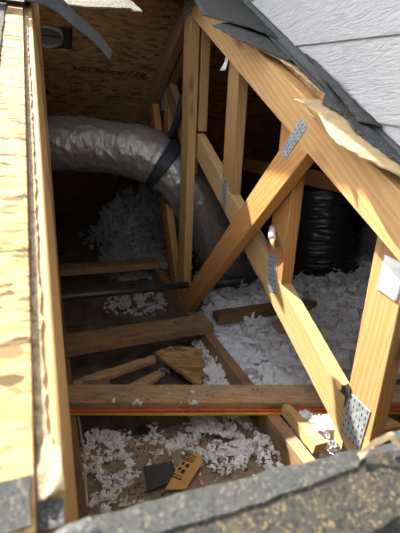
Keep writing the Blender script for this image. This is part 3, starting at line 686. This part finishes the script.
# ------------------------------------------------------------------ loose cellulose insulation
def clump_base():
    bm = bmesh.new(); bmesh.ops.create_icosphere(bm, subdivisions=1, radius=1)
    vtx = np.array([v.co[:] for v in bm.verts]); fcs = np.array([[v.index for v in f_.verts] for f_ in bm.faces]); bm.free(); return vtx, fcs
CV, CF = clump_base()
def heap(name, label, hills, mt, seed, size=(0.007, 0.019), blanket=True, zb=ZF, keep=None):
    """hills: (cx, cy, rx, ry, height, n clumps). A lumpy blanket with torn tufts all over it, one object"""
    r_ = np.random.default_rng(seed)
    V, F = [], []; nv = 0
    def hgt(x, y, h):
        cx_, cy_, rx, ry, hh, _ = h
        d = ((x-cx_)/rx)**2+((y-cy_)/ry)**2
        return max(0.0, 1-d)**0.7*hh*(0.72+0.75*noise.noise(Vector((x*12, y*12, seed))))
    for h in hills:
        cx_, cy_, rx, ry, hh, nc = h
        if blanket:
            G = 34; ids = {}
            for i in range(G+1):
                for j in range(G+1):
                    x = cx_+rx*(2*i/G-1); y = cy_+ry*(2*j/G-1)
                    z = hgt(x, y, h)
                    z += 0.022*noise.noise(Vector((x*26, y*26, seed)))+0.010*noise.noise(Vector((x*70, y*70, seed))) - 0.012
                    ids[i, j] = nv+len(ids); V.append((x, y, zb+z))
            for i in range(G):
                for j in range(G):
                    x = (2*(i+.5)/G-1); y = (2*(j+.5)/G-1)
                    if x*x+y*y < 0.95:
                        a, b_, c, d = ids[i, j], ids[i+1, j], ids[i+1, j+1], ids[i, j+1]; F += [(a, b_, c), (a, c, d)]
            nv += len(ids)
        for q in range(nc):
            rr = math.sqrt(r_.random()); th = r_.random()*2*math.pi
            rr *= 1.0 + 0.12*r_.standard_normal()
            x = cx_+rx*rr*math.cos(th); y = cy_+ry*rr*math.sin(th)
            if keep and not keep(x, y): continue
            if noise.noise(Vector((x*22, y*22, seed+5))) < -0.10 and not blanket: continue
            s = r_.uniform(*size)*(1.7 if r_.random() < 0.12 else 1)
            z = zb+hgt(x, y, h)+r_.uniform(-0.1, 0.9)*s
            vv = CV*(1+0.55*r_.standard_normal((len(CV), 1)))*np.array([1, r_.uniform(.35, 1), r_.uniform(.25, .75)])*s
            a = r_.random()*6.28; ca, sa = math.cos(a), math.sin(a); b2 = r_.random()*1.2; cb_, sb_ = math.cos(b2), math.sin(b2)
            Rm = np.array([[ca, -sa, 0], [sa, ca, 0], [0, 0, 1]]) @ np.array([[1, 0, 0], [0, cb_, -sb_], [0, sb_, cb_]])
            vv = vv @ Rm.T + np.array([x, y, z])
            V += [tuple(t) for t in vv]; F += [tuple(t) for t in (CF+nv)]; nv += len(CV)
    me = bpy.data.meshes.new('heap'); me.from_pydata(V, [], F); me.update()
    o = link(name, me, M[mt]); return tag(o, label, 'insulation', None, 'stuff')
heap('loose_insulation', 'large white heap of loose insulation behind the sloping lower chord', [(1.0, 1.45, 0.36, 0.42, 0.07, 2600), (1.35, 1.55, 0.5, 0.42, 0.13, 2600), (1.55, 1.30, 0.40, 0.35, 0.15, 1500), (1.9, 1.75, 0.5, 0.5, 0.14, 1500), (0.82, 1.12, 0.19, 0.28, 0.035, 900)], 'fluff', 3, size=(0.009, 0.026), keep=lambda x, y: x > 0.615)
heap('loose_insulation', 'grey insulation banked around and behind the black duct', [(2.1, 2.35, 0.55, 0.45, 0.30, 1600), (1.25, 2.35, 0.35, 0.40, 0.20, 1200), (1.05, 1.95, 0.3, 0.25, 0.10, 600)], 'fluff_grey', 5, size=(0.008, 0.02))
heap('loose_insulation', 'white insulation spilling over the truss bottom chord behind the dirty joist', [(0.68, 1.34, 0.13, 0.24, 0.075, 900), (0.53, 1.16, 0.05, 0.10, 0.03, 160), (0.62, 1.12, 0.10, 0.14, 0.06, 450)], 'fluff', 7, keep=lambda x, y: not (0.56 < x < 0.618 and y < 1.22))
heap('loose_insulation', 'insulation, shade in its colour, piled on the floor below the silver duct', [(0.62, 2.85, 0.28, 0.50, 0.14, 1500), (0.80, 3.35, 0.50, 0.6, 0.42, 2000), (0.44, 2.58, 0.17, 0.22, 0.05, 500)], 'fluff_shaded', 9, size=(0.008, 0.022))
heap('loose_insulation', 'thin scatter of insulation on the floor behind the black pipe', [(0.40, 1.98, 0.16, 0.17, 0.015, 500), (0.12, 1.60, 0.10, 0.05, 0.02, 260)], 'fluff_grey', 11, size=(0.004, 0.012), blanket=False)
heap('loose_insulation', 'small white tufts among the broken boards', [(0.47, 1.32, 0.09, 0.035, 0.05, 150), (0.33, 1.12, 0.07, 0.03, 0.025, 120), (0.47, 1.10, 0.07, 0.04, 0.03, 90), (0.08, 1.25, 0.07, 0.06, 0.06, 26)], 'fluff', 13, size=(0.003, 0.010), blanket=False)
heap('loose_insulation', 'pale insulation scattered over the beige floor nearest the shingles', [(0.095, 0.90, 0.07, 0.15, 0.022, 800), (0.10, 1.0, 0.07, 0.05, 0.012, 160), (0.20, 0.99, 0.13, 0.04, 0.012, 170), (0.29, 0.93, 0.10, 0.035, 0.018, 300), (0.44, 0.90, 0.11, 0.15, 0.035, 1400), (0.52, 0.80, 0.06, 0.12, 0.04, 500), (0.25, 0.86, 0.2, 0.12, 0.0, 200)], 'fluff', 15, size=(0.002, 0.008), blanket=False)
heap('loose_insulation', 'bright sunlit insulation beside the pale offcut near the shingles', [(0.71, 0.79, 0.10, 0.11, 0.155, 1100), (0.70, 0.95, 0.09, 0.06, 0.06, 350)], 'fluff', 17, size=(0.004, 0.012), keep=lambda x, y: x > 0.615)
heap('loose_insulation', 'few tufts of insulation lying on the dirty joist and cables', [(0.20, 0.99, 0.012, 0.012, 0.0, 30), (0.36, 0.945, 0.012, 0.008, 0.0, 20), (0.30, 1.0, 0.25, 0.06, 0.0, 20)], 'fluff', 19, size=(0.002, 0.006), blanket=False, zb=-0.776, keep=lambda x, y: abs(y-(1.102-0.309*x)) < 0.056)

heap('floor_debris', 'dark crumbs and grit scattered over the beige floor and its insulation', [(0.25, 0.88, 0.22, 0.16, 0.012, 520), (0.42, 0.88, 0.14, 0.14, 0.03, 160)], 'crumb', 21, size=(0.001, 0.0035), blanket=False)
bpy.data.objects['floor_debris']['category'] = 'debris'
heap('joist_grit', 'dark grit and crumbs lying on top of the dirty joist', [(0.35, 1.0, 0.40, 0.14, 0.0, 1500)], 'crumb', 23, size=(0.0006, 0.0019), blanket=False, zb=ZB+0.019, keep=lambda x, y: abs(y-(1.102-0.309*x)) < 0.041)
bpy.data.objects['joist_grit']['category'] = 'debris'
heap('joist_grit', 'dark grit lying on the cross joist behind the broken boards', [(0.3, 1.44, 0.27, 0.06, 0.0, 700)], 'crumb', 25, size=(0.0006, 0.0019), blanket=False, zb=ZB+0.019, keep=lambda x, y: abs(y-(1.426+0.047*x)) < 0.054)
bpy.data.objects['joist_grit.001']['category'] = 'debris'
board_piece('wood_offcut', [(0.90, 1.40), (0.97, 1.42), (1.0, 1.34), (0.94, 1.29), (0.89, 1.33)], -0.812, 0.012, 'pine_dirty', 'small brown scrap showing through the white insulation beside the lower chord', (0.12, -0.1), 'wood offcut', 19, 0.004)
